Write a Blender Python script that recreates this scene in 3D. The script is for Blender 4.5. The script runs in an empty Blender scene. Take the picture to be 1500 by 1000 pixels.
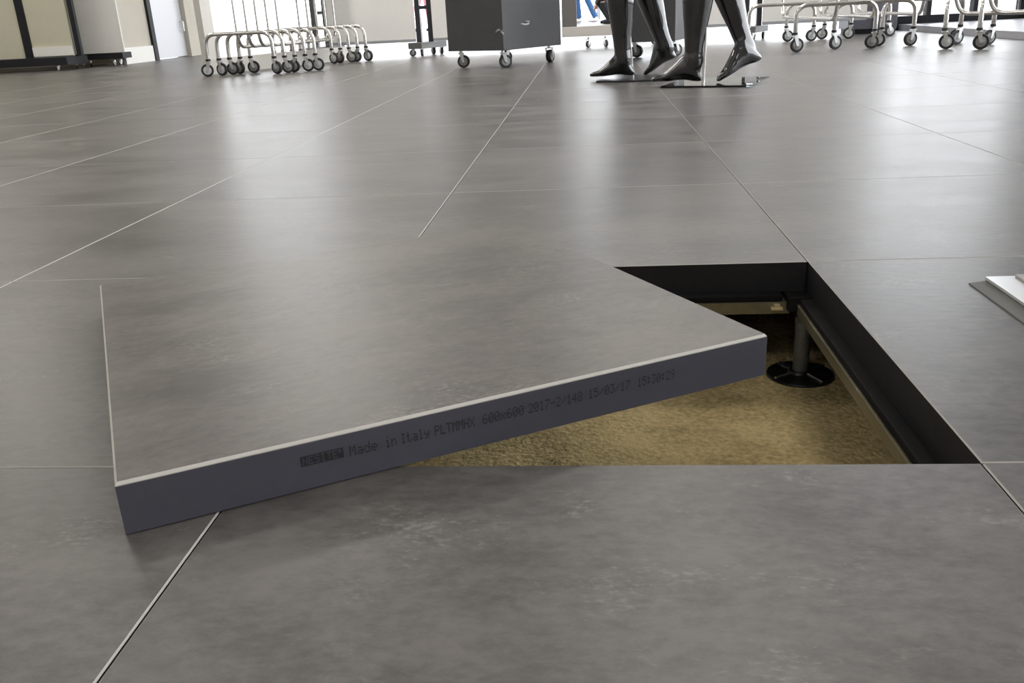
import bpy, bmesh, math, random
from mathutils import Vector, Matrix
random.seed(7)
S = bpy.context.scene
COL = S.collection
PI = math.pi

# ------------------------------------------------------------------ camera, world, lights, exposure
FPX, YAW, PITCH, ROLL = 1304.242, 0.0972013, 0.3561739, -0.0515168
CAM = Vector((-0.306746, -0.658940, 0.356529))
cy, sy = math.cos(YAW), math.sin(YAW)
FW = Vector((-sy * math.cos(PITCH), cy * math.cos(PITCH), -math.sin(PITCH)))
r0 = Vector((cy, sy, 0)); u0 = r0.cross(FW)
RT = math.cos(ROLL) * r0 + math.sin(ROLL) * u0
UP = -math.sin(ROLL) * r0 + math.cos(ROLL) * u0
cam = bpy.data.cameras.new('camera'); camo = bpy.data.objects.new('camera', cam); COL.objects.link(camo)
m = Matrix((RT, UP, -FW)).transposed().to_4x4(); m.translation = CAM; camo.matrix_world = m
cam.sensor_fit = 'HORIZONTAL'; cam.sensor_width = 36; cam.lens = FPX / 1500 * 36
cam.clip_start = 0.01; cam.clip_end = 400
S.camera = camo

def ray(u, v): return RT * ((u - 750) / FPX) - UP * ((v - 500) / FPX) + FW
def gz(u, v, z=0.0):                       # pixel -> point on a level plane
    d = ray(u, v); return CAM + d * ((z - CAM.z) / d.z)
def gy(u, v, y):                           # pixel -> point on an upright plane at depth y
    d = ray(u, v); return CAM + d * ((y - CAM.y) / d.y)

W = bpy.data.worlds.new('world'); S.world = W; W.use_nodes = True
bgn = W.node_tree.nodes['Background']
bgn.inputs[0].default_value = (0.93, 0.96, 1.0, 1); bgn.inputs[1].default_value = 5.4

def area(name, loc, size, power, col=(1, .95, .88)):
    l = bpy.data.lights.new(name, 'AREA'); l.shape = 'RECTANGLE'; l.size, l.size_y = size
    l.energy = power; l.color = col
    o = bpy.data.objects.new(name, l); COL.objects.link(o); o.location = loc
    return o
for y, pw in ((-2.8, 22), (-0.4, 8), (2.6, 20), (6.4, 56)):  # overhead lamps out of view; row behind the camera added as front fill
    for x in (-5.6, -2.6, 0.4): area('ceiling_fill_lamp', (x, y, 3.12), (1.2, 0.6), pw, (1, .95, .885))

S.view_settings.view_transform = 'Standard'; S.view_settings.look = 'None'
S.view_settings.exposure = 0.0; S.view_settings.gamma = 1.0; S.view_settings.use_curve_mapping = False
S.cycles.use_denoising = True
S.cycles.max_bounces = 8; S.cycles.transparent_max_bounces = 16
S.cycles.sample_clamp_indirect = 8

# ------------------------------------------------------------------ materials
def mat(name, col, rough=.5, metal=0.0, spec=.5, **kw):
    M = bpy.data.materials.new(name); M.use_nodes = True
    b = M.node_tree.nodes['Principled BSDF']
    b.inputs['Base Color'].default_value = (*col, 1); b.inputs['Roughness'].default_value = rough
    b.inputs['Metallic'].default_value = metal; b.inputs['Specular IOR Level'].default_value = spec
    for k, v in kw.items(): b.inputs[k.replace('_', ' ')].default_value = v
    return M
def nodes(M): return M.node_tree.nodes, M.node_tree.links, M.node_tree.nodes['Principled BSDF']
def mottled(name, c1, c2, rough, scale=4, detail=8, bump=0.0, bscale=80, stretch=(1, 1, 1), rand=False, rr=.08, flecks=False, **kw):
    M = mat(name, c1, rough, **kw); N, L, b = nodes(M)
    tc = N.new('ShaderNodeTexCoord'); mp = N.new('ShaderNodeMapping'); mp.inputs['Scale'].default_value = stretch
    L.new(tc.outputs['Object'], mp.inputs['Vector']); vec = mp.outputs['Vector']
    if rand:
        oi = N.new('ShaderNodeObjectInfo'); mu = N.new('ShaderNodeVectorMath'); mu.operation = 'SCALE'
        cb = N.new('ShaderNodeCombineXYZ'); cb.inputs[0].default_value = 1; 
        L.new(oi.outputs['Random'], cb.inputs[1]); cb.inputs[2].default_value = .37
        L.new(oi.outputs['Random'], mu.inputs['Scale']); mu.inputs[0].default_value = (83, 57, 31)
        ad = N.new('ShaderNodeVectorMath'); ad.operation = 'ADD'
        L.new(vec, ad.inputs[0]); L.new(mu.outputs[0], ad.inputs[1]); vec = ad.outputs[0]
    n1 = N.new('ShaderNodeTexNoise'); n1.inputs['Scale'].default_value = scale; n1.inputs['Detail'].default_value = detail
    n1.inputs['Roughness'].default_value = .62; L.new(vec, n1.inputs['Vector'])
    n2 = N.new('ShaderNodeTexNoise'); n2.inputs['Scale'].default_value = scale * 14; n2.inputs['Detail'].default_value = 6
    n2.inputs['Roughness'].default_value = .7; L.new(vec, n2.inputs['Vector'])
    mx = N.new('ShaderNodeMath'); mx.operation = 'MULTIPLY_ADD'; mx.inputs[1].default_value = .38
    sc = N.new('ShaderNodeMath'); sc.operation = 'MULTIPLY'; sc.inputs[1].default_value = .62
    L.new(n1.outputs['Fac'], sc.inputs[0]); L.new(n2.outputs['Fac'], mx.inputs[0]); L.new(sc.outputs[0], mx.inputs[2])
    rp = N.new('ShaderNodeValToRGB'); rp.color_ramp.elements[0].position = .40; rp.color_ramp.elements[1].position = .60
    rp.color_ramp.elements[0].color = (*c1, 1); rp.color_ramp.elements[1].color = (*c2, 1)
    L.new(mx.outputs[0], rp.inputs['Fac']); colour = rp.outputs['Color']
    if flecks:                              # pale scratches and grains, plus a slight tone shift from tile to tile
        n4 = N.new('ShaderNodeTexNoise'); n4.inputs['Scale'].default_value = 150; n4.inputs['Detail'].default_value = 3; L.new(vec, n4.inputs['Vector'])
        n5 = N.new('ShaderNodeTexNoise'); n5.inputs['Scale'].default_value = 9; n5.inputs['Detail'].default_value = 4; L.new(vec, n5.inputs['Vector'])
        pr_ = N.new('ShaderNodeMath'); pr_.operation = 'MULTIPLY'; L.new(n4.outputs['Fac'], pr_.inputs[0]); L.new(n5.outputs['Fac'], pr_.inputs[1])
        fm = N.new('ShaderNodeMapRange'); fm.inputs['From Min'].default_value = .34; fm.inputs['From Max'].default_value = .47; fm.inputs['To Max'].default_value = .42; L.new(pr_.outputs[0], fm.inputs['Value'])
        fx = N.new('ShaderNodeMixRGB'); L.new(fm.outputs[0], fx.inputs['Fac']); L.new(colour, fx.inputs['Color1']); fx.inputs['Color2'].default_value = (.26, .245, .225, 1)
        tm = N.new('ShaderNodeMapRange'); tm.inputs['To Min'].default_value = .9; tm.inputs['To Max'].default_value = 1.1; L.new(oi.outputs['Random'], tm.inputs['Value'])
        ml = N.new('ShaderNodeVectorMath'); ml.operation = 'SCALE'; L.new(fx.outputs[0], ml.inputs[0]); L.new(tm.outputs[0], ml.inputs['Scale'])
        colour = ml.outputs[0]
    L.new(colour, b.inputs['Base Color'])
    mr = N.new('ShaderNodeMapRange'); mr.inputs['From Min'].default_value = .35; mr.inputs['From Max'].default_value = .65
    mr.inputs['To Min'].default_value = rough - rr; mr.inputs['To Max'].default_value = rough + rr
    L.new(mx.outputs[0], mr.inputs['Value']); L.new(mr.outputs[0], b.inputs['Roughness'])
    if bump:
        n3 = N.new('ShaderNodeTexNoise'); n3.inputs['Scale'].default_value = bscale; n3.inputs['Detail'].default_value = 5
        L.new(vec, n3.inputs['Vector'])
        bp = N.new('ShaderNodeBump'); bp.inputs['Strength'].default_value = bump; bp.inputs['Distance'].default_value = .002
        L.new(n3.outputs['Fac'], bp.inputs['Height']); L.new(bp.outputs['Normal'], b.inputs['Normal'])
    return M

M_TILE = mottled('ceramic_tile', (.056, .0518, .0475), (.137, .1265, .116), .37, scale=4.2, bump=.12, bscale=45, stretch=(1, 1.7, 1), rand=True, spec=.6, rr=.035, flecks=True)
M_TILE2 = mottled('ceramic_panel', (.069, .0605, .053), (.158, .1395, .1215), .38, scale=4.2, bump=.12, bscale=45, stretch=(1, 1.7, 1), rand=True, spec=.55, rr=.035, flecks=True)
M_ARRIS = mat('tile_arris', (.46, .44, .41), .6)
M_EDGE = mottled('edge_plastic', (.087, .087, .110), (.099, .099, .124), .45, scale=6, spec=.4)
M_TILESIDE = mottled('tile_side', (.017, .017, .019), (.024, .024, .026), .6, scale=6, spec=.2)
M_INK = mat('print_ink', (.028, .028, .034), .6)
M_STEELSHEET = mat('galvanised_sheet', (.45, .45, .43), .45, 1.0)
M_SLAB = mottled('concrete_slab', (.32, .25, .12), (.74, .585, .30), .9, scale=9, bump=1.0, bscale=140, spec=.1)
for _n in M_SLAB.node_tree.nodes:
    if _n.type == 'BUMP': _n.inputs['Distance'].default_value = .005
    if _n.type == 'MATH' and _n.operation == 'MULTIPLY_ADD': _n.inputs[1].default_value = .52
    if _n.type == 'MATH' and _n.operation == 'MULTIPLY': _n.inputs[1].default_value = .48
M_STRINGER = mottled('stringer_steel', (.20, .185, .125), (.29, .265, .18), .42, scale=10, metal=.55)
M_GASKET = mat('black_gasket', (.009, .009, .009), .8, spec=.15)
M_PED = mottled('pedestal_steel', (.10, .10, .09), (.17, .165, .14), .45, scale=12, metal=.6)
M_PEDBASE = mat('pedestal_plate', (.035, .035, .035), .3, .7)
M_CHROME = mat('chrome', (.80, .78, .75), .12, 1.0)
M_ZINC = mat('zinc', (.72, .72, .70), .3, 1.0)
M_RUBBER = mat('black_rubber', (.02, .02, .022), .55)
M_HUB = mat('grey_hub', (.30, .30, .29), .45, .2)
M_WHITEHUB = mat('white_hub', (.60, .62, .62), .45)
M_GLOSSBLACK = mat('gloss_black', (.008, .008, .009), .07, spec=.7, Coat_Weight=1.0, Coat_Roughness=.03)
M_DARKBOX = mottled('charcoal_laminate', (.070, .070, .073), (.085, .085, .088), .5, scale=5)
M_SCUFF = mat('scuff', (.45, .45, .45), .7)
M_BOARD = mottled('grey_board', (.72, .70, .665), (.75, .73, .695), .6, scale=3)
M_POST = mat('dark_post', (.035, .036, .042), .35, .3)
M_BRACKET = mat('bracket_grey', (.16, .16, .155), .5, .3)
M_WALL = mottled('beige_wall', (.50, .46, .38), (.53, .49, .41), .8, scale=3)
M_BASEB = mat('baseboard_white', (.75, .73, .68), .5)
M_CEIL = mat('ceiling_white', (.78, .77, .75), .9)
M_WHITE = mottled('white_wall', (.70, .69, .67), (.73, .72, .70), .8, scale=3)
M_DOOR = mat('door_grey', (.60, .60, .62), .35)
M_FRAME = mat('black_frame', (.016, .016, .018), .6, spec=.25)
M_ALU = mat('grey_aluminium', (.42, .43, .45), .4, .6)
M_STEP = mat('grey_step', (.38, .38, .41), .35)
M_CREAM = mottled('cream_board', (.50, .48, .36), (.53, .51, .39), .6, scale=3)
M_DENIM = mottled('denim', (.03, .09, .22), (.05, .14, .32), .8, scale=20)
M_BLACKCLOTH = mat('black_cloth', (.012, .012, .014), .8)
M_PINK = mat('pink_cloth', (.75, .30, .38), .8)
M_SKIN = mat('skin', (.55, .30, .22), .5)
M_HAIR = mat('hair', (.05, .03, .02), .5)
M_WHITECLOTH = mat('white_cloth', (.75, .75, .74), .7)
M_GROUND = mottled('pavement', (.45, .44, .42), (.55, .54, .52), .8, scale=2)
def glassy(name, ior=1.45, tint=(1, 1, 1)):
    M = bpy.data.materials.new(name); M.use_nodes = True; N = M.node_tree.nodes; L = M.node_tree.links
    N.clear(); o = N.new('ShaderNodeOutputMaterial'); mx = N.new('ShaderNodeMixShader'); fr = N.new('ShaderNodeFresnel')
    fr.inputs['IOR'].default_value = ior
    t = N.new('ShaderNodeBsdfTransparent'); t.inputs[0].default_value = (*tint, 1); g = N.new('ShaderNodeBsdfGlossy'); g.inputs['Roughness'].default_value = .02
    L.new(fr.outputs[0], mx.inputs[0]); L.new(t.outputs[0], mx.inputs[1]); L.new(g.outputs[0], mx.inputs[2]); L.new(mx.outputs[0], o.inputs[0])
    return M
M_GLASS = glassy('window_glass', 1.25)
M_SMOKE = glassy('base_glass', 1.5, (.62, .66, .66))

# ------------------------------------------------------------------ mesh helpers
class MB:
    def __init__(s): s.bm = bmesh.new(); s.mi = 0
    def face(s, vs):
        f = s.bm.faces.new(vs); f.material_index = s.mi; return f
    def box(s, a, b, bev=0.0):
        x0, y0, z0 = a; x1, y1, z1 = b
        v = [s.bm.verts.new(c) for c in ((x0,y0,z0),(x1,y0,z0),(x1,y1,z0),(x0,y1,z0),(x0,y0,z1),(x1,y0,z1),(x1,y1,z1),(x0,y1,z1))]
        fs = [s.face([v[i] for i in q]) for q in ((0,3,2,1),(4,5,6,7),(0,1,5,4),(1,2,6,5),(2,3,7,6),(3,0,4,7))]
        if bev:
            es = list({e for f in fs for e in f.edges})
            bmesh.ops.bevel(s.bm, geom=es, offset=bev, segments=2, affect='EDGES', profile=.5)
        return s
    def rings(s, rs, cap=True, close=False):
        rs = [[s.bm.verts.new(p) for p in r] for r in rs]; n = len(rs[0])
        pairs = list(zip(rs, rs[1:])) + ([(rs[-1], rs[0])] if close else [])
        for a, b in pairs:
            for i in range(n): s.face([a[i], a[(i+1) % n], b[(i+1) % n], b[i]])
        if cap and not close: s.face(list(reversed(rs[0]))); s.face(rs[-1])
        return s
    def tube(s, pts, r, seg=10, close=False, cap=True):
        pts = [Vector(p) for p in pts]; n = len(pts); rs = []; up = None
        for i, p in enumerate(pts):
            if close: t = (pts[(i+1) % n] - pts[i-1]).normalized()
            else: t = (pts[min(i+1, n-1)] - pts[max(i-1, 0)]).normalized()
            if up is None: up = t.orthogonal().normalized()
            up = (up - t * up.dot(t)).normalized(); w = t.cross(up)
            rr = r[i] if isinstance(r, (list, tuple)) else r
            rs.append([p + (up * math.cos(2*PI*k/seg) + w * math.sin(2*PI*k/seg)) * rr for k in range(seg)])
        return s.rings(rs, cap, close)
    def lathe(s, prof, seg=24, axis='z', c=(0, 0, 0), close=False):
        c = Vector(c); rs = []
        for r, h in prof:
            ring = []
            for k in range(seg):
                a = 2*PI*k/seg; x, y = r*math.cos(a), r*math.sin(a)
                ring.append(c + Vector({'z': (x, y, h), 'x': (h, x, y), 'y': (y, h, x)}[axis]))
            rs.append(ring)
        return s.rings(rs, True, close)
    def ell(s, c, r, seg=12, rot=None):
        c = Vector(c); rs = []
        for i in range(1, 8):
            a = -PI/2 + PI*i/8
            ring = [Vector((r[0]*math.cos(a)*math.cos(2*PI*k/seg), r[1]*math.cos(a)*math.sin(2*PI*k/seg), r[2]*math.sin(a))) for k in range(seg)]
            rs.append([c + (rot @ p if rot else p) for p in ring])
        return s.rings(rs)
    def loft(s, secs, seg=16):             # secs: (center, right half-vector, up half-vector)
        return s.rings([[Vector(c) + Vector(a)*math.cos(2*PI*k/seg) + Vector(b)*math.sin(2*PI*k/seg) for k in range(seg)] for c, a, b in secs])
    def quad(s, pts): s.face([s.bm.verts.new(p) for p in pts]); return s
    def mesh(s, name, mats, smooth=None):
        bmesh.ops.recalc_face_normals(s.bm, faces=s.bm.faces)
        me = bpy.data.meshes.new(name); s.bm.to_mesh(me); s.bm.free()
        for M in (mats if isinstance(mats, (list, tuple)) else [mats]): me.materials.append(M)
        if smooth is not None:
            for p in me.polygons: p.use_smooth = True
            try: me.set_sharp_from_angle(angle=math.radians(smooth))
            except Exception: pass
        return me
    def build(s, name, mats, parent=None, smooth=None): return link(name, s.mesh(name, mats, smooth), parent)

def link(name, me, parent=None, loc=None, rz=None):
    o = bpy.data.objects.new(name, me); COL.objects.link(o)
    if parent: o.parent = parent
    if loc is not None: o.location = loc
    if rz is not None: o.rotation_euler = (0, 0, rz)
    return o
def tag(o, label, cat, group=None):
    o['label'] = label; o['category'] = cat
    if group: o['group'] = group
    return o
def thing(name, label, cat, loc=(0, 0, 0), rz=0, group=None):
    return tag(link(name, None, None, loc, rz), label, cat, group)
def struct(o): o['kind'] = 'structure'; return o
def copy_tree(o, parent=None):
    c = o.copy(); COL.objects.link(c); c.parent = parent
    for ch in list(o.children): copy_tree(ch, c)
    return c
def fillet(pts, r, n=6):
    pts = [Vector(p) for p in pts]; out = [pts[0]]
    for a, b, c in zip(pts, pts[1:], pts[2:]):
        d1 = (a-b).normalized(); d2 = (c-b).normalized(); p1 = b + d1*r; p2 = b + d2*r
        ang = d1.angle(d2); 
        for k in range(n+1):
            t = k/n; q = p1*(1-t)**2 + b*2*t*(1-t) + p2*t*t
            out.append(q)
    out.append(pts[-1]); return out
def remeshed(mb, name, M, voxel, smooth_it=4):
    me0 = mb.mesh(name + '_source', M); o = bpy.data.objects.new('source', me0); COL.objects.link(o)
    md = o.modifiers.new('r', 'REMESH'); md.mode = 'VOXEL'; md.voxel_size = voxel
    ms = o.modifiers.new('s', 'SMOOTH'); ms.factor = .5; ms.iterations = smooth_it
    dg = bpy.context.evaluated_depsgraph_get(); me = bpy.data.meshes.new_from_object(o.evaluated_get(dg))
    bpy.data.objects.remove(o); bpy.data.meshes.remove(me0)
    me.name = name
    if not me.materials: me.materials.append(M)
    for p in me.polygons: p.use_smooth = True
    return me

# ------------------------------------------------------------------ raised tile floor
PITCHM, TS, TH, CH = 0.6, 0.5986, 0.0443, 0.0012
def tile_geo(mb, cx, cyy, zt=0.0, h=TS/2):
    c = CH
    def ring(e, z): return [mb.bm.verts.new((cx+sx*(h-e), cyy+syy*(h-e), zt+z)) for sx, syy in ((-1,-1),(1,-1),(1,1),(-1,1))]
    a = ring(c, 0); b = ring(0, -c); d = ring(0, -TH)
    mb.mi = 0; mb.face(a)
    mb.mi = 1
    for i in range(4): mb.face([b[i], b[(i+1)%4], a[(i+1)%4], a[i]])
    mb.mi = 2
    for i in range(4): mb.face([d[i], d[(i+1)%4], b[(i+1)%4], b[i]])
    mb.face(list(reversed(d)))
floor = struct(link('floor', None))
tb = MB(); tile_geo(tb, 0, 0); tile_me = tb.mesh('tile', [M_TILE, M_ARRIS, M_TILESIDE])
IX0, IX1, IY0, IY1 = -16, 6, -7, 45
def in_view(cx, cyy):
    for ddx in (-.3, 0, .3):
        for ddy in (-.3, 0, .3):
            q = Vector((cx+ddx, cyy+ddy, 0)) - CAM; w = q.dot(FW)
            if w > .05 and abs(q.dot(RT)/w*FPX) < 760 and abs(q.dot(UP)/w*FPX) < 510: return True
    return False
cells = []
for i in range(IX0, IX1+1):
    for j in range(IY0, IY1+1):
        if (i, j) == (-1, 0): continue     # the lifted panel's cell: the hole
        cells.append((i*.6+.3, j*.6+.3))
seen = sorted((c for c in cells if in_view(*c)), key=lambda c: (Vector((c[0], c[1], 0))-CAM).length)[:280]
near = set(seen)
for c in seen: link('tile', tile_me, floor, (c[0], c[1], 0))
fb = MB()
for c in cells:
    if c not in near: tile_geo(fb, *c)
o = fb.build('far_tiles', [M_TILE, M_ARRIS, M_TILESIDE], floor); o['kind'] = 'stuff'

ZS = -0.176
sb = MB(); sb.box((IX0*.6, IY0*.6, ZS-.1), (IX1*.6+.6, IY1*.6+.6, ZS))
struct(sb.build('floor_slab', M_SLAB))

# pedestals and stringers of the sub-structure around the hole
def pedestal_meshes():
    d = {}
    b = MB(); b.lathe([(.0, 0), (.047, 0), (.049, .0015), (.048, .004), (.030, .0045), (.018, .006), (.016, .010), (.0, .010)], 32)
    for k in range(4):
        rb = MB(); a = k*PI/2 + .5; ca, sa = math.cos(a), math.sin(a)
        rb.tube([(ca*.014, sa*.014, .0075), (ca*.046, sa*.046, .0055)], .0022, 6); d['stiffening_rib.%d' % k] = rb.mesh('stiffening_rib', M_ZINC, 40)
    d['base_plate'] = b.mesh('base_plate', M_PEDBASE, 40)
    d['clip'] = MB().box((-.052, -.026, .1115), (-.036, -.012, .1150), .0006).box((-.048, -.024, .1150), (-.040, -.014, .1195), .0006).mesh('clip', mat('brass_clip', (.75, .65, .38), .4, .6))
    d['tube'] = MB().lathe([(0, .009), (.0115, .009), (.0115, .085), (.0095, .085), (0, .084)], 24).mesh('tube', M_PED, 40)
    d['threaded_rod'] = MB().lathe([(0, .08)] + [(.0062 + .0007*(i % 2), .08 + .0013*i) for i in range(22)] + [(0, .1096)], 16).mesh('threaded_rod', M_ZINC, 30)
    d['lock_nut'] = MB().lathe([(0, .0853), (.0125, .0853), (.0125, .0935), (0, .0935)], 6).mesh('lock_nut', M_PED)
    h = MB(); h.box((-.016, -.016, .107), (.016, .016, .1105), .0008)
    for sx, syy in ((1, 0), (-1, 0), (0, 1), (0, -1)):
        a = (min(sx*.014, sx*.048)-abs(syy)*.010, min(syy*.014, syy*.048)-abs(sx)*.010, .1085)
        c = (max(sx*.014, sx*.048)+abs(syy)*.010, max(syy*.014, syy*.048)+abs(sx)*.010, .1108)
        h.box(a, c, .0006)
    d['head'] = h.mesh('head', M_PEDBASE)
    d['gasket_cap'] = MB().box((-.030, -.030, .1109), (.030, .030, -ZS-TH-.0004), .001).mesh('gasket_cap', M_GASKET)
    return d
PD = pedestal_meshes()
for x, y, lab in ((0, .6, 'steel floor pedestal standing free on the sandy slab in the open hole'),
                  (0, 0, 'floor pedestal at the hole corner beside the tile joint to the metal profile'),
                  (-.6, .6, 'floor pedestal hidden under the lifted panel at the back of the hole'),
                  (-.6, 0, 'floor pedestal hidden under the lifted panel at the front of the hole')):
    t = thing('floor_pedestal', lab, 'pedestal', (x, y, ZS), 0, 'pedestals under the raised floor')
    for k, me in PD.items(): link(k.split('.')[0], me, t)
sg = MB()
prof = [(-.016, -.0175), (.016, -.0175), (.018, 0), (-.018, 0)]
L2 = .55
sg.rings([[(x, -L2/2, z) for x, z in prof], [(x, L2/2, z) for x, z in prof]])
st_me = sg.mesh('channel', M_STRINGER)
gk = MB(); gk.box((-.0155, -L2/2+.01, .0002), (.0155, L2/2-.01, .010), .002); gk_me = gk.mesh('gasket_strip', M_GASKET)
ZST = -TH - .0105
for x, y, rz, lab in ((0, .3, 0, 'steel stringer with black gasket under the tile beside the metal profile'),
                      (-.3, .6, PI/2, 'pale steel stringer running along the far side of the open hole'),
                      (-.3, 0, PI/2, 'steel stringer under the tile in front of the hole'),
                      (-.6, .3, 0, 'steel stringer in the dark under the lifted panel')):
    t = thing('stringer_beam', lab, 'beam', (x, y, ZST), rz, 'stringers around the hole')
    link('channel', st_me, t); link('gasket_strip', gk_me, t)

# ------------------------------------------------------------------ the lifted panel
PA = 0.5087
pan = thing('floor_panel', 'lifted square grey floor panel with printed edge lying askew over the open hole', 'floor panel', (-.6595, -.1082, .0004), PA)
H = TH; E = .0021
b = MB(); b.box((E, E, H-.009+.0058), (.6-E, .6-E, H)); o = b.build('ceramic_top', M_TILE2, pan)
b = MB()
def sq(e, z): return [(e, e, z), (.6-e, e, z), (.6-e, .6-e, z), (e, .6-e, z)]
b.rings([sq(.0005, H-.0034), sq(.0002, H-.0031), sq(.0002, H-.0023), sq(.0019, H-.0001), sq(E+.0001, H-.0001), sq(E+.0001, H-.0034)], cap=False, close=True)
b.build('edge_bead', mat('panel_bead', (.66, .63, .58), .6), pan)
b = MB(); b.box((0, 0, .0006), (.6, .6, H-.0034)); core = b.build('edge_band', M_EDGE, pan)
b = MB(); b.box((.002, .002, 0), (.598, .598, .0006)); b.build('bottom_sheet', M_STEELSHEET, pan)
F57 = {
'M': "10001 11011 10101 10101 10001 10001 10001", 'a': "00000 00000 01110 00001 01111 10001 01111",
'd': "00001 00001 01101 10011 10001 10001 01111", 'e': "00000 00000 01110 10001 11111 10000 01110",
'i': "00100 00000 01100 00100 00100 00100 01110", 'n': "00000 00000 10110 11001 10001 10001 10001",
'I': "01110 00100 00100 00100 00100 00100 01110", 't': "01000 01000 11100 01000 01000 01001 00110",
'l': "01100 00100 00100 00100 00100 00100 01110", 'y': "00000 00000 10001 10001 01111 00001 01110",
'P': "11110 10001 10001 11110 10000 10000 10000", 'L': "10000 10000 10000 10000 10000 10000 11111",
'T': "11111 00100 00100 00100 00100 00100 00100", 'H': "10001 10001 10001 11111 10001 10001 10001",
'X': "10001 10001 01010 00100 01010 10001 10001", 'x': "00000 00000 10001 01010 00100 01010 10001",
'0': "01110 10001 10011 10101 11001 10001 01110", '1': "00100 01100 00100 00100 00100 00100 01110",
'2': "01110 10001 00001 00010 00100 01000 11111", '3': "11111 00010 00100 00010 00001 10001 01110",
'4': "00010 00110 01010 10010 11111 00010 00010", '5': "11111 10000 11110 00001 00001 10001 01110",
'6': "00110 01000 10000 11110 10001 10001 01110", '7': "11111 00001 00010 00100 01000 01000 01000",
'8': "01110 10001 10001 01110 10001 10001 01110", '9': "01110 10001 10001 01111 00001 00010 01100",
'-': "00000 00000 00000 11111 00000 00000 00000", '/': "00000 00001 00010 00100 01000 10000 00000",
':': "00000 01100 01100 00000 01100 01100 00000", 'N': "10001 10001 11001 10101 10011 10001 10001",
'E': "11111 10000 10000 11110 10000 10000 11111", 'S': "01111 10000 10000 01110 00001 00001 11110"}
def dots(mb, text, x0, x1, z0, z1):
    n = len(text)*6 - 1; dx = (x1-x0)/n; dz = (z1-z0)/7
    for k, ch in enumerate(text):
        if ch not in F57: continue
        for r, row in enumerate(F57[ch].split()):
            for c, v in enumerate(row):
                if v == '1':
                    cx = x0 + (k*6+c+.5)*dx; cz = z1 - (r+.5)*dz
                    hx, hz = dx*.50, dz*.46
                    mb.quad([(cx-hx, -.00018, cz-hz), (cx+hx, -.00018, cz-hz), (cx+hx, -.00018, cz+hz), (cx-hx, -.00018, cz+hz)])
t = MB()
for txt, xa, xb in (('Made', .1752, .1985), ('in', .2055, .2150), ('Italy', .2190, .2440), ('PLTMMHX', .2490, .2855),
                    ('600x600', .2930, .3325), ('2017-2/148', .3372, .3912), ('15/03/17', .3978, .4420), ('15:30:29', .4500, .4910)):
    dots(t, txt, xa, xb, .0206, .0300)
t.build('printed_text', M_INK, core)
# printed logo: a dark block with the letters left blank
lg = MB(); x0, x1, z0, z1 = .1352, .1702, .0213, .0303
word = 'NESITE'; n = 6*6 + 7; nz = 9; dx = (x1-x0)/n; dz = (z1-z0)/nz
hol = set()
for k, ch in enumerate(word):
    for r, row in enumerate(F57[ch].split()):
        for c, v in enumerate(row):
            if v == '1': hol.add((2 + k*6 + c, 1 + r))
for dxy in ((38, 1), (39, 1), (40, 1), (38, 2), (40, 2), (38, 3), (39, 3), (40, 3)): hol.add(dxy)
for c in range(n):
    for r in range(nz):
        if (c, r) in hol: continue
        xa = x0 + c*dx; za = z1 - (r+1)*dz
        lg.quad([(xa, -.00018, za), (xa+dx, -.00018, za), (xa+dx, -.00018, za+dz), (xa, -.00018, za+dz)])
lg.build('printed_logo', M_INK, core)

# ------------------------------------------------------------------ metal profile lying on the tile beside the hole
pr = thing('metal_floor_profile', 'ribbed metal floor profile lying on the tile beside the open hole', 'metal profile', (.172, -.15, .0004))
b = MB(); b.rings([[(0, y, 0), (.30, y, 0), (.30, y, .004), (.024, y, .004), (.001, y, .0012)] for y in (0, .625)])
b.build('base_flange', mat('dull_zinc', (.10, .10, .088), .55, 0.0, .3), pr)
b = MB(); b.box((.021, .004, .004), (.29, .628, .0085), .0006); b.build('top_plate', mat('bright_aluminium', (.78, .79, .80), .35, .6), pr)
for x in (.054, .12, .19):
    b = MB(); b.box((x, .01, .0085), (x+.010, .622, .0125), .001); b.build('rib', mat('rib_metal', (.33, .31, .29), .4, .6) if x < .06 else bpy.data.materials['rib_metal'], pr)

# ------------------------------------------------------------------ room shell
def sbox(name, a, c, M, parent=None, bev=0):
    o = MB().box(a, c, bev).build(name, M, parent)
    return o if parent else struct(o)
ZC = 4.2
XL, XR, YN, YF = -9.0, 3.85, -4.0, 26.0
sbox('ceiling', (XL-.2, YN-.2, ZC), (XR+.1, 20, ZC+.2), M_CEIL)
sbox('wall_front', (XL-.2, YN-.2, 0), (XR+.1, YN, ZC), M_WHITE)
sbox('wall_left', (XL-.2, YN, 0), (XL, 9.7, ZC), M_WHITE)
sbox('wall_right', (XR-.05, YN, 0), (XR+.1, -.31, ZC), M_WHITE)
sbox('ground', (-60, IY1*.6+.61, -.25), (60, 140, -.02), M_GROUND)
sbox('ground_side', (IX1*.6+.61, -30, -.25), (60, IY1*.6+.61, -.02), M_GROUND)

# side wall with beige paint, white baseboard and door (recess at the left)
sbox('wall_side', (-5.55, 9.15, 0), (-5.35, 9.85, ZC), M_WALL)
sbox('wall_recess', (XL, 9.6, 0), (-5.55, 9.75, ZC), M_WALL)
sbox('baseboard_side', (-5.35, 9.15, 0), (-5.325, 9.83, .17), M_BASEB)
d1 = struct(link('door_1', None, None, (-5.35, 9.85, 0)))
MB().box((-.14, 0, 0), (.03, .09, 2.3)).build('door_frame', M_FRAME, d1)
MB().box((-.14, 1.0, 0), (.03, 1.09, 2.3)).build('door_frame', M_WALL, d1)
dl = MB().box((-.09, .09, .012), (-.03, 1.0, 2.28)).build('door_leaf', M_DOOR, d1)
MB().tube(fillet([(-.03, .93, .42), (.01, .93, .42), (.01, .93, .30), (-.03, .93, .30)], .01), .008, 8).build('door_handle', M_ZINC, dl)
sbox('wall_side_end', (-5.55, 10.94, 0), (-5.35, 11.6, ZC), M_WALL)

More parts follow.
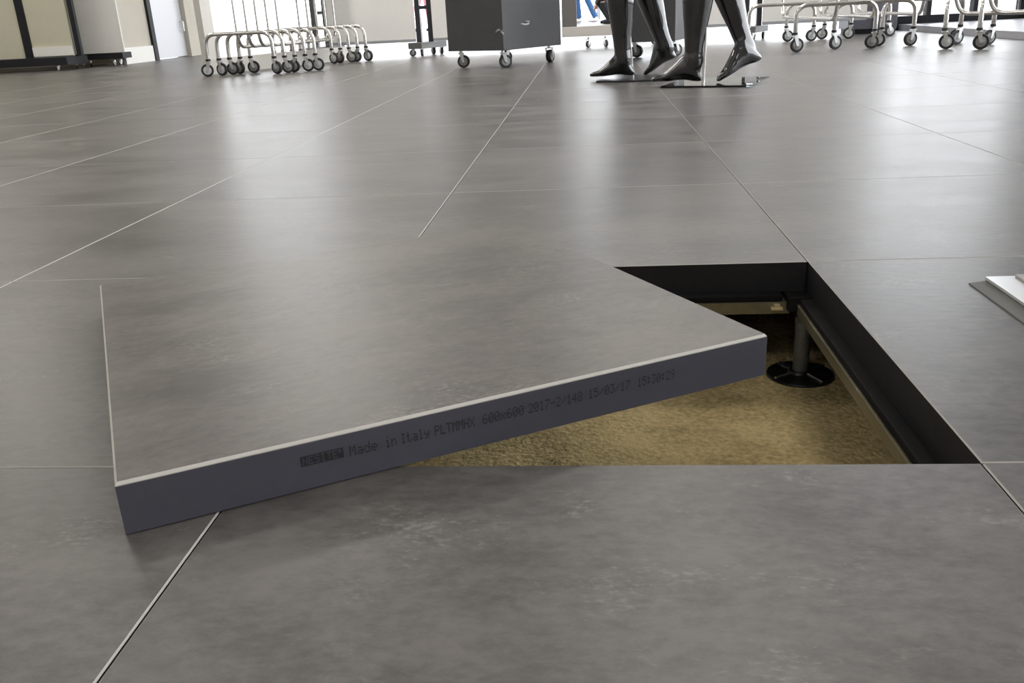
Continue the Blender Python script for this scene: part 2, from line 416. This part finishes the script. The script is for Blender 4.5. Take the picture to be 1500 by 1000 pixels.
# glazed partition with grey end post and plinth
gp = struct(link('window_1', None, None, (-3.235, 6.30, 0), math.atan2(.9, .48)))
MB().box((0, -.03, 0), (.10, .04, 2.6)).build('end_post', M_BASEB, gp)
MB().box((.10, -.04, 0), (1.65, .04, .115)).build('plinth', M_BASEB, gp)
MB().box((-.012, -.042, 0), (.10, -.03, .115)).build('plinth_cap', M_BASEB, gp)
MB().box((.10, -.006, .115), (1.65, .006, 2.6)).build('pane', M_GLASS, gp)

# right glazing: mullions and panes, low grey step
w2 = struct(link('window_2', None, None, (XR, 0, 0)))
MB().box((-.06, -.31, 0), (.06, 8.6, .12)).build('window_sill', M_ALU, w2)
y = YN
pm = MB().box((-.07, -.03, .12), (.07, .03, ZC)).mesh('mullion', M_ALU)
pn = MB().box((-.006, .03, .12), (.006, 1.23, ZC)).mesh('pane', M_GLASS)
for k in range(8):
    link('mullion', pm, w2, (0, -.28 + 1.26*k, 0))
    if k < 7: link('pane', pn, w2, (0, -.28 + 1.26*k, 0))
w3 = struct(link('window_3', None, None, (2.45, 8.6, 0)))
MB().box((0, -.05, 0), (1.34, .05, .12)).build('window_sill', M_FRAME, w3)
pm2 = MB().box((-.02, -.05, .12), (.02, .05, ZC)).mesh('mullion', M_FRAME)
pn2 = MB().box((.02, -.006, .12), (.40, .006, ZC)).mesh('pane', M_GLASS)
for k in range(4):
    link('mullion', pm2, w3, (.02 + .42*k, 0, 0))
    if k < 3: link('pane', pn2, w3, (.02 + .42*k, 0, 0))
sbox('trim_1', (2.62, 5.85, 0), (3.78, 8.54, .05), M_STEP)

# far glazed front behind the shop
w4 = struct(link('window_4', None, None, (0, YF, 0)))
pm3 = MB().box((-.05, -.05, 0), (.05, .05, ZC)).mesh('mullion', M_ALU)
pn3 = MB().box((.05, -.006, .08), (2.95, .006, ZC)).mesh('pane', M_GLASS)
for k in range(5):
    link('mullion', pm3, w4, (-9 + 3*k, 0, 0))
    if k < 4: link('pane', pn3, w4, (-9 + 3*k, 0, 0))

# ------------------------------------------------------------------ casters
def caster_meshes(r=.045, w=.022, hub=M_HUB):
    wh = MB().lathe([(r*.67, -w/2), (r*.93, -w/2), (r, -w*.3), (r, w*.3), (r*.93, w/2), (r*.67, w/2)], 24, 'y', (0, 0, r), True).mesh('wheel', M_RUBBER, 50)
    hb = MB().lathe([(0, -w*.62), (r*.25, -w*.62), (r*.3, -w*.50), (r*.69, -w*.46), (r*.69, w*.46), (r*.3, w*.50), (r*.25, w*.62), (0, w*.62)], 24, 'y', (0, 0, r)).mesh('hub', hub, 50)
    f = MB(); tr = r*.35
    for s in (-1, 1):
        a = [(-.007, s*w*.72, r-.006), (.007, s*w*.72, r-.006), (tr+.013, s*w*.72, 2*r+.012), (tr-.016, s*w*.72, 2*r+.012)]
        bq = [(x, yy - s*.003, z) for x, yy, z in a]
        f.rings([a, bq])
    f.box((tr-.020, -w*.72, 2*r+.010), (tr+.018, w*.72, 2*r+.014))
    f.lathe([(0, 2*r+.014), (.012, 2*r+.014), (.012, 2*r+.030), (0, 2*r+.030)], 12, 'z', (tr, 0, 0))
    fk = f.mesh('fork', M_ZINC, 35)
    # re-centre so that the swivel stem sits on the local origin
    for me in (wh, hb, fk):
        me.transform(Matrix.Translation((-tr, 0, 0)))
    return wh, hb, fk
CAST = caster_meshes(); CASTW = caster_meshes(hub=M_WHITEHUB); CASTS = caster_meshes(.030, .018); CASTB = caster_meshes(.042, .034); CASTT = caster_meshes(.014, .014)
def caster(parent, loc, rz, kit=CAST):
    c = link('caster', kit[2], parent, loc, rz)
    link('wheel', kit[0], c); link('hub', kit[1], c)
    return c

# ------------------------------------------------------------------ chrome clothes racks
SPAN, FH, RL, TR = .52, .292, 1.25, .0145
def rack_meshes(L):
    h = SPAN/2
    ft = MB().tube(fillet([(-h, 0, .118), (-h, 0, FH), (h, 0, FH), (h, 0, .118)], .085, 7), TR, 12).mesh('foot', M_CHROME, 60)
    up = MB().tube([(0, 0, FH+.008), (0, 0, 1.46)], .0105, 10).mesh('upright', M_CHROME, 60)
    lr = MB().tube(fillet([(0, 0, FH-.012), (0, .03, .195), (0, L-.03, .195), (0, L, FH-.012)], .06, 6), .0125, 10).mesh('low_rail', M_CHROME, 60)
    tr = MB().tube(fillet([(0, 0, 1.46), (0, 0, 1.55), (0, L, 1.55), (0, L, 1.46)], .06, 5), .0125, 10).mesh('hanging_rail', M_CHROME, 60)
    cl = MB().lathe([(0, .108), (.0175, .108), (.0175, .124), (0, .124)], 14).mesh('collar', M_RUBBER, 40)
    return ft, up, lr, tr, cl
def rack(mid, rz, label, group, L=RL, kits=None):
    ft, up, lr, tr, cl = RM.setdefault(L, None) or RM.__setitem__(L, rack_meshes(L)) or RM[L]
    t = thing('clothes_rack', label, 'clothes rack', (mid[0], mid[1], 0), rz, group)
    for yy in (0, L):
        f = link('foot', ft, t, (0, yy, 0)); link('upright', up, t, (0, yy, 0))
        for s in (-1, 1):
            link('collar', cl, f, (s*SPAN/2, 0, 0))
            caster(t, (s*SPAN/2, yy, 0), random.choice((PI, 0)) - rz + random.uniform(-.45, .45), random.choice((CAST, CASTW)))
    link('low_rail', lr, t); link('hanging_rail', tr, t)
    return t
RM = {}
for i in range(5):
    rack((-2.84 + .062*i, 5.99 + .05*i), -.10,
         ('chrome clothes rack at the outer end of the nest of five, beside the white partition',
          'second chrome rack in the nest of five, counted from the grey end post',
          'middle chrome rack in the nest of five beside the white partition',
          'fourth chrome rack in the nest of five, counted from the grey end post',
          'last chrome rack in the nest of five, closest to the charcoal bin')[i], 'nested chrome racks by the partition', 1.15)
rack((1.318, 5.71), .05, 'chrome clothes rack standing nearest to the black mannequins', 'chrome racks by the glazing', 1.40)
rack((1.600, 5.83), .02, 'chrome clothes rack nested just behind the one next to the mannequins', 'chrome racks by the glazing', 1.40)
rack((1.95, 5.96), .03, 'chrome clothes rack in front of the dark cabinet in the corner', 'chrome racks by the glazing', 1.40)
rack((2.00, 5.53), math.radians(-120), 'crosswise chrome clothes rack, the one of two nearer to the mannequins', 'chrome racks by the glazing', 1.2)
rack((2.13, 5.345), math.radians(-120), 'crosswise chrome clothes rack nested next to another, farther from the mannequins', 'chrome racks by the glazing', 1.2)

# ------------------------------------------------------------------ charcoal bins on casters
def bin_(c, rz, sx, syy, label, scuff=False):
    t = thing('rolling_bin', label, 'bin', (c[0], c[1], 0), rz, 'charcoal rolling bins')
    b = MB(); b.box((-sx/2, -syy/2, .112), (sx/2, syy/2, .85), .003); body = b.build('body', M_DARKBOX, t)
    MB().box((-sx/2-.004, -syy/2-.004, .85), (sx/2+.004, syy/2+.004, .865), .002).build('top_rim', M_FRAME, t)
    for x in (-1, 1):
        for yy in (-1, 1): caster(t, (x*(sx/2-.06), yy*(syy/2-.06), 0), random.uniform(0, 6), CASTB)
    return t, body
p1, p2, p3 = gz(706, 70.5, .112), gz(738, 74, .112), gz(822, 65.5, .112)
ang = math.atan2(p3.y-p2.y, p3.x-p2.x)
ex = Vector((math.cos(ang), math.sin(ang), 0)); ey = Vector((-ex.y, ex.x, 0))
sx = (p3-p2).length; syy = abs((p1-p2).dot(ey))
cc = p2 + ex*sx/2 + ey*syy/2
bt, bb = bin_(cc, ang, sx, syy, 'charcoal rolling bin with pale scuff marks on its sides')
s = MB()
def on_bin(u, v, n, p0):
    d = ray(u, v); q = CAM + d*((p0-CAM).dot(n)/d.dot(n)); q = q - cc
    return Vector((q.dot(ex), q.dot(ey), q.z))
for pts in ([(762, 8), (768, 9.5), (773, 8.5), (774, 5), (769, 4)],):
    s.tube([on_bin(u, v, ey, p2) for u, v in pts], [.003, .006, .006, .005, .002], 6)
for pts in ([(725, 20), (728, 17), (731, 16.5)], [(735, 17), (732.5, 19), (736, 21.5), (735, 22.5)]):
    s.tube([on_bin(u, v, ex, p2) for u, v in pts], [.003]+[.006]*(len(pts)-1), 6)
s.build('scuff_mark', M_SCUFF, bb)
bin_((.12, 5.80), -.28, .40, .36, 'charcoal rolling bin standing behind the black mannequin legs')

# dark low cabinet in the far corner
cb = thing('low_cabinet', 'blue-grey low cabinet in the corner behind the chrome racks', 'cabinet', (2.33, 8.22, 0), -.05)
MB().box((-.30, -.2, .04), (.12, .2, .75), .004).build('body', mat('bluegrey', (.13, .13, .15), .5), cb)
MB().box((-.28, -.18, 0), (.10, .18, .04)).build('plinth', M_FRAME, cb)
MB().box((-.09, -.212, .06), (.115, -.2, .74), .002).build('door', bpy.data.materials['bluegrey'], cb)

# ------------------------------------------------------------------ rolling display boards with twin posts
def post_stand(x, y, rz, label):
    t = thing('post_stand', label, 'stand', (x, y, 0), rz, 'twin-post rolling stands')
    br = MB().box((-.075, -.20, .066), (.075, .20, .118), .004).build('bracket', M_BRACKET, t); br.rotation_euler.z = -.45; br.location.x = .015
    for s in (-1, 1):
        MB().box((s*.055-.022, -.03, .118), (s*.055+.022, .03, 2.55)).build('post', M_POST, t)
        for yy in (-.16, .16): caster(t, (.015 + s*.045*.90 + yy*.435, yy*.90 - s*.045*.435, 0), random.uniform(0, 6), CASTS)
    for z in (.40, 1.2, 2.0): MB().box((-.033, -.015, z), (.033, .015, z+.03)).build('cross_bar', M_POST, t)
    return t
YB = 7.90
post_stand(-1.795, YB, 0, 'dark twin-post stand on casters between two grey boards by the rolling bin')
post_stand(-2.765, YB, 0, 'dark twin-post stand on casters behind the nest of chrome racks')
post_stand(1.150, YB, 0, 'dark twin-post stand on casters beside the chrome racks and mannequins')
def board(xa, xb, label):
    t = thing('display_board', label, 'display board', ((xa+xb)/2, YB-.045, 0), 0, 'grey boards on the twin-post stands')
    h = (xb-xa)/2
    MB().box((-h, -.012, .150), (h, .012, 2.5)).build('sheet', M_BOARD, t)
    MB().box((-h, -.020, .124), (h, .014, .150), .003).build('bottom_edge', M_ALU, t)
    return t
board(-2.68, -1.876, 'light grey display board between the rack nest and the twin-post stand')
board(-1.714, -.56, 'light grey display board behind the scuffed rolling bin')
board(.44, 1.070, 'light grey display board behind the black mannequins')
board(1.230, 2.12, 'light grey display board behind the chrome racks')
# mirror frame modelled open; people placed behind stand in for its reflections
fr = thing('open_mirror_frame', 'rolling mirror frame built open with a pale bottom rail, people behind standing in for reflections', 'frame', (-.05, YB, 0))
MB().box((-.49, -.03, .100), (.47, .03, .186), .004).build('bottom_rail', mat('pale_rail', (.55, .52, .48), .45), fr)
MB().box((-.488, -.028, .186), (-.355, .028, 2.1), .003).build('stile', mat('taupe_stile', (.14, .13, .12), .5), fr)
MB().box((.42, -.028, .186), (.468, .028, 2.1), .003).build('stile', bpy.data.materials['taupe_stile'], fr)
MB().box((-.488, -.028, 2.1), (.468, .028, 2.2), .003).build('top_rail', bpy.data.materials['taupe_stile'], fr)
for x in (-.25, -.10, .35): caster(fr, (x, 0, 0), random.uniform(0, 6), CASTS)

# framed boards at the left
def framed(x0, x1, y, label, mb_, thin, posts, zb, base_y):
    t = thing('framed_display', label, 'display', ((x0+x1)/2, y, 0)); h = (x1-x0)/2
    MB().box((-h, -base_y, zb[0]), (h, base_y, zb[1]), .004).build('base_bar', M_FRAME, t)
    MB().box((-h+.02, -.01, zb[1]), (h-.02, .01, 2.2)).build('panel', mb_, t)
    for px, w in posts: MB().box((px-w/2, -.025, zb[1]), (px+w/2, .02, 2.2)).build('post', M_FRAME, t)
    if thin: MB().box((posts[0][0]+.05, -.03, zb[1]+.01), (h-.02, -.011, zb[1]+.10)).build('lower_ledge', M_BASEB, t)
    for s in (-1, 1):
        for yy in (-1, 1): caster(t, (s*(h-.12), yy*(base_y-.03), 0), random.uniform(0, 6), CASTT)
    return t
xa = gy(-120, 95, 8.55).x; xb = gy(115, 93, 8.55).x
pc = (xa+xb)/2
framed(xa, xb, 8.55, 'cream display board in a black frame on a dark rolling base', M_CREAM, True,
       [(gy(46, 85, 8.55).x-pc, .085), (gy(127, 76, 8.55).x-pc-.07, .05)], (.050, .128), .20)
xc = gy(112, 90, 9.0).x; xd = gy(187, 83, 9.0).x
framed(xc, xd, 9.0, 'plain grey display board on a thin black rolling base by the beige wall', M_BOARD, False, [], (.072, .132), .10)

# ------------------------------------------------------------------ black walking mannequins
def foot_leg(mb, toe, heel, ank, top, wid=.040, hip=None, up_knee=None):
    """foot from heel to toe, then ankle to calf; all world points"""
    toe, heel, ank, top = map(Vector, (toe, heel, ank, top))
    fd = (toe-heel); L = fd.length; f = fd.normalized(); side = f.cross(Vector((0, 0, 1))).normalized(); n = side.cross(f).normalized()
    if n.z < 0: n = -n
    secs = []
    for t, w, h in ((-.02, .014, .018), (.03, .026, .036), (.12, .034, .068), (.25, .036, .100), (.40, .037, .086), (.55, .041, .060), (.70, .045, .037), (.80, .044, .025), (.88, .038, .017)):
        lift = .010*math.sin(PI*min(max((t-.12)/.5, 0), 1))
        h *= 1.22; secs.append((heel + f*(L*t) + n*(h/2*1.0 + lift*.6 + .001), side*w, n*(h/2)))
    mb.loft(secs, 18)
    for k, (o_, ln, r) in enumerate(((-.028, 1.0, .0125), (-.009, .985, .0095), (.008, .955, .009), (.022, .92, .0085), (.034, .88, .008))):
        a = heel + f*(L*.76) + side*o_ + n*(r+.006); e = heel + f*(L*ln-r) + side*(o_*1.03) + n*(r*.9)
        mb.tube([a, a.lerp(e, .5)+n*.004, e-f*r*.3, e+f*r*.75], [r*1.1, r, r, r*.45], 10)
    kn = Vector(up_knee) if up_knee else top
    hp = Vector(hip)
    hcen = heel + f*(L*.13) + n*.03
    ld = (kn-ank).normalized(); lr = f - ld*f.dot(ld); lr.normalize(); ls = ld.cross(lr).normalized()
    Lc = (kn-ank).length
    secs = [(hcen + f*.012, lr*.030, ls*.027), (ank - ld*.02, lr*.040, ls*.033)]
    for t, a, b_, sh in ((0, .039, .032, 0), (.10, .037, .031, 0), (.22, .041, .034, -.002), (.38, .051, .044, -.007), (.55, .060, .053, -.012), (.70, .062, .056, -.012), (.85, .056, .052, -.004), (1.0, .055, .052, .004)):
        secs.append((ank + ld*(Lc*t) + lr*sh, lr*(a*1.12), ls*(b_*1.12)))
    td = (hp-kn).normalized(); Lt = (hp-kn).length
    tr_ = f - td*f.dot(td); tr_.normalize(); ts = td.cross(tr_).normalized()
    for t, a, b_ in ((.12, .060, .056), (.35, .071, .066), (.6, .080, .075), (.85, .086, .082), (1.0, .085, .085)):
        secs.append((kn + td*(Lt*t) + tr_*.008, tr_*a, ts*b_))
    mb.loft(secs, 18)
def mannequin(base, y, ft_toe, ft_heel, ft_ank, ft_knee, rr_toe, rr_heel, rr_ank, rr_knee, label, plate, rods, group):
    mb = MB()
    hipc = Vector(((ft_knee[0]+rr_knee[0])/2 + .05, y, .90))
    foot_leg(mb, ft_toe, ft_heel, ft_ank, ft_knee, hip=hipc + Vector((-.005, -.08*SGN, -.02)), up_knee=ft_knee)
    foot_leg(mb, rr_toe, rr_heel, rr_ank, rr_knee, hip=hipc + Vector((.005, .08*SGN, -.02)), up_knee=rr_knee)
    X, Y = Vector((1, 0, 0)), Vector((0, 1, 0))
    mb.loft([(hipc + Vector((0, 0, dz)), X*a, Y*b_) for dz, a, b_ in ((-.10, .07, .10), (-.03, .105, .165), (.05, .105, .165), (.16, .085, .130), (.24, .085, .130), (.36, .105, .155), (.46, .105, .180), (.54, .075, .165), (.575, .05, .09), (.61, .050, .052), (.68, .048, .048))], 20)
    mb.ell(hipc + Vector((-.012, 0, .78)), (.095, .072, .118), 16)
    for s in (-1, 1):
        sh = hipc + Vector((0, s*.175, .50)); el = sh + Vector((.03*s, s*.05, -.30)); wr = el + Vector((-.05, 0, -.24))
        mb.tube([sh, sh.lerp(el, .5), el, el.lerp(wr, .4), wr, wr+Vector((-.01, 0, -.06)), wr+Vector((-.02, 0, -.15))], [.048, .044, .036, .036, .025, .03, .012], 12)
    t = thing('mannequin', label, 'mannequin', (base[0], base[1], 0), 0, group)
    me = remeshed(mb, 'body', M_GLOSSBLACK, .0075, 8)
    me.transform(Matrix.Translation((-base[0], -base[1], 0)))
    link('body', me, t)
    return t
def plate(parent, pts, z0, z1, M, edge, base):
    b = MB(); b.rings([[(p[0]-base[0], p[1]-base[1], z) for p in pts] for z in (z0, z1)])
    return b.build('base_plate', [M], parent)
# A (further), B (nearer)
SGN = 1
yA = 4.05
mA = mannequin((-.10, yA), yA, gy(863, 113, yA+.02), gy(929, 111, yA-.02), gy(913, 88, yA-.02), gy(900, -62, yA-.02),
    gy(944, 112, yA+.16), gy(991, 84, yA+.12), gy(975, 70, yA+.12), gy(925, -66, yA+.12),
    'glossy black walking mannequin on a dark smoky plate, nearer to the scuffed bin', None, None, 'black walking mannequins')
yB = 3.52
mB = mannequin((.2, yB), yB, gy(953, 120, yB+.03), gy(1027, 120, yB-.02), gy(1016, 90, yB-.02), gy(1020, -75, yB-.02),
    gy(1046, 122, yB+.03), gy(1115, 88, yB+.08), gy(1093, 70, yB+.08), gy(1036, -80, yB+.08),
    'glossy black walking mannequin on a clear plate with a chrome heel rod', None, None, 'black walking mannequins')
def base_plate(t, pts, M, bx):
    b = MB(); b.rings([[(p.x-bx[0], p.y-bx[1], z) for p in pts] for z in (.0005, .0085)]); b.build('base_plate', M, t)
base_plate(mA, [gz(873, 121.5), gz(958, 119.5), Vector((.10, 4.18, 0)), Vector((-.20, 4.26, 0))], mat('smoky_plate', (.03, .03, .032), .3, spec=.4), (-.10, yA))
base_plate(mB, [gz(968, 129), gz(1101, 127.5), gz(1127, 115), Vector((.16, 3.86, 0))], M_SMOKE, (.2, yB))
def rod(t, a, c, bx, r=.006):
    off = Vector((bx[0], bx[1], 0)); a = Vector(a)-off; c = Vector(c)-off
    MB().tube([a, c], r, 10).build('support_rod', M_CHROME, t, 60)
q = gz(1030, 126); rod(mB, (q.x, q.y, .008), gy(1035, 42, q.y+.01), (.2, yB), .0065)
q2 = gy(1035, 42, q.y+.01); rod(mB, q2, gy(1026, 20, yB-.01), (.2, yB), .006)
rod(mA, (gy(927, 112, 4.07).x, 4.07, .008), gy(921, 30, 4.06), (-.10, yA), .006)
lb = MB(); c1 = gz(1091, 125); c2 = gz(1108, 125); c3 = gz(1108, 115); c4 = gz(1091, 115)
lb.rings([[(p.x-.2, p.y-yB, z) for p in (c1, c2, c3, c4)] for z in (.0087, .0092)]); lb.build('sticker', mat('grey_sticker', (.13, .13, .13), .5), mB)

# ------------------------------------------------------------------ people far behind the open frame, in place of mirror reflections
def person(base, rz, label, top, legs, shoes, pose):
    t = thing('person', label, 'person', base, rz)
    P = pose; V = Vector
    b = MB()   # body: head, neck, torso, arms, legs as one surface
    b.ell(P['head'], (.095, .078, .12), 14); b.tube([V(P['neck'])-V((0, 0, .08)), V(P['head'])], .055, 12)
    b.ell(V(P['head'])+V((-.095, 0, -.01)), (.02, .014, .022), 8)
    b.tube([P['pelvis'], V(P['pelvis']).lerp(V(P['neck']), .5), P['neck']], [.13, .12, .09], 14)
    for s in (0, 1):
        b.tube([P['sh'][s], P['el'][s], P['wr'][s]], [.045, .036, .026], 10)
        w = V(P['wr'][s]); d = (w-V(P['el'][s])).normalized()
        b.ell(w+d*.045, (.042, .022, .05), 10)
        sd = d.orthogonal().normalized()
        for k in range(4): b.tube([w+d*.07+sd*(.024-.016*k), w+d*.115+sd*(.026-.017*k), w+d*(.145-.008*abs(k-1.5))+sd*(.024-.016*k)], [.009, .0085, .007], 6)
        b.tube([w+d*.03+sd*.035, w+d*.075+sd*.058], [.011, .009], 6)
        b.tube([P['hip'][s], P['knee'][s], P['ank'][s]], [.075, .05, .035], 10)
    link('body', remeshed(b, 'body', M_SKIN, .012, 2), t)
    b = MB()
    b.loft([(V(P['pelvis'])+V((0, 0, -.05)), (.13, 0, 0), (0, .175, 0)), (V(P['pelvis']).lerp(V(P['neck']), .55), (.13, 0, 0), (0, .185, 0)), (V(P['neck'])-V((0, 0, .06)), (.10, 0, 0), (0, .17, 0)), (V(P['neck']), (.06, 0, 0), (0, .07, 0))], 16)
    for s in (0, 1): b.tube([P['sh'][s], P['el'][s], V(P['el'][s]).lerp(V(P['wr'][s]), .93)], [.07, .058, .045], 12)
    link('jacket', remeshed(b, 'jacket', top, .014, 2), t)
    b = MB(); b.ell(V(P['pelvis'])-V((0, 0, .03)), (.14, .175, .13), 14)
    for s in (0, 1): b.tube([P['hip'][s], V(P['hip'][s]).lerp(V(P['knee'][s]), .5), P['knee'][s], P['ank'][s]], [.10, .09, .072, .068], 12)
    link('trousers', remeshed(b, 'trousers', legs, .014, 2), t)
    for s in (0, 1):
        a = V(P['ank'][s]); b = MB()
        b.loft([((a.x+.06, a.y, .045), (0, .03, 0), (0, 0, .035)), ((a.x, a.y, .05), (0, .042, 0), (0, 0, .05)), ((a.x-.10, a.y, .04), (0, .046, 0), (0, 0, .04)), ((a.x-.19, a.y, .03), (0, .035, 0), (0, 0, .025))], 12)
        b.build('shoe', shoes, t, 60)
    b = MB(); b.ell(V(P['head'])+V((.02, 0, .03)), (.098, .088, .115), 14); b.build('hair', M_HAIR, t, 180)
stand = dict(head=(-.02, 0, 1.63), neck=(0, 0, 1.45), pelvis=(0, 0, .95), sh=((0, .19, 1.40), (0, -.19, 1.40)), el=((.03, .24, 1.12), (.03, -.24, 1.12)),
             wr=((-.06, .23, .88), (-.06, -.23, .88)), hip=((0, .09, .90), (0, -.09, .90)), knee=((-.08, .11, .49), (.03, -.10, .49)), ank=((-.02, .12, .09), (.12, -.11, .09)))
stride = dict(stand, knee=((-.14, .10, .49), (.05, -.10, .50)), ank=((-.10, .11, .09), (.24, -.11, .10)))
crouch = dict(head=(-.22, 0, 1.02), neck=(-.12, 0, .86), pelvis=(.12, 0, .42), sh=((-.10, .18, .80), (-.10, -.18, .80)), el=((-.20, .22, .54), (-.22, -.22, .54)),
              wr=((-.30, .08, .36), (-.30, -.06, .36)), hip=((.10, .09, .40), (.10, -.09, .40)), knee=((-.26, .15, .46), (-.20, -.15, .40)), ank=((-.02, .14, .09), (.0, -.14, .09)))
g1 = gz(855, 31.2); k = 22.5
person((gy(856, 31, 21.5).x, 21.5, 0), .25, 'person in blue jeans and white shoes, added far behind the open frame for a reflection', M_WHITECLOTH, M_DENIM, M_WHITECLOTH, stride)
person((gy(896, 31, 18.5).x, 18.5, 0), .1, 'person in black crouching with hands together, added far behind the open frame for a reflection', M_BLACKCLOTH, M_BLACKCLOTH, M_BLACKCLOTH, crouch)
person((gy(622, 40, 20.0).x, 20.0, 0), 1.2, 'person in pink trousers seen between the twin posts', M_WHITECLOTH, M_PINK, M_BLACKCLOTH, stand)
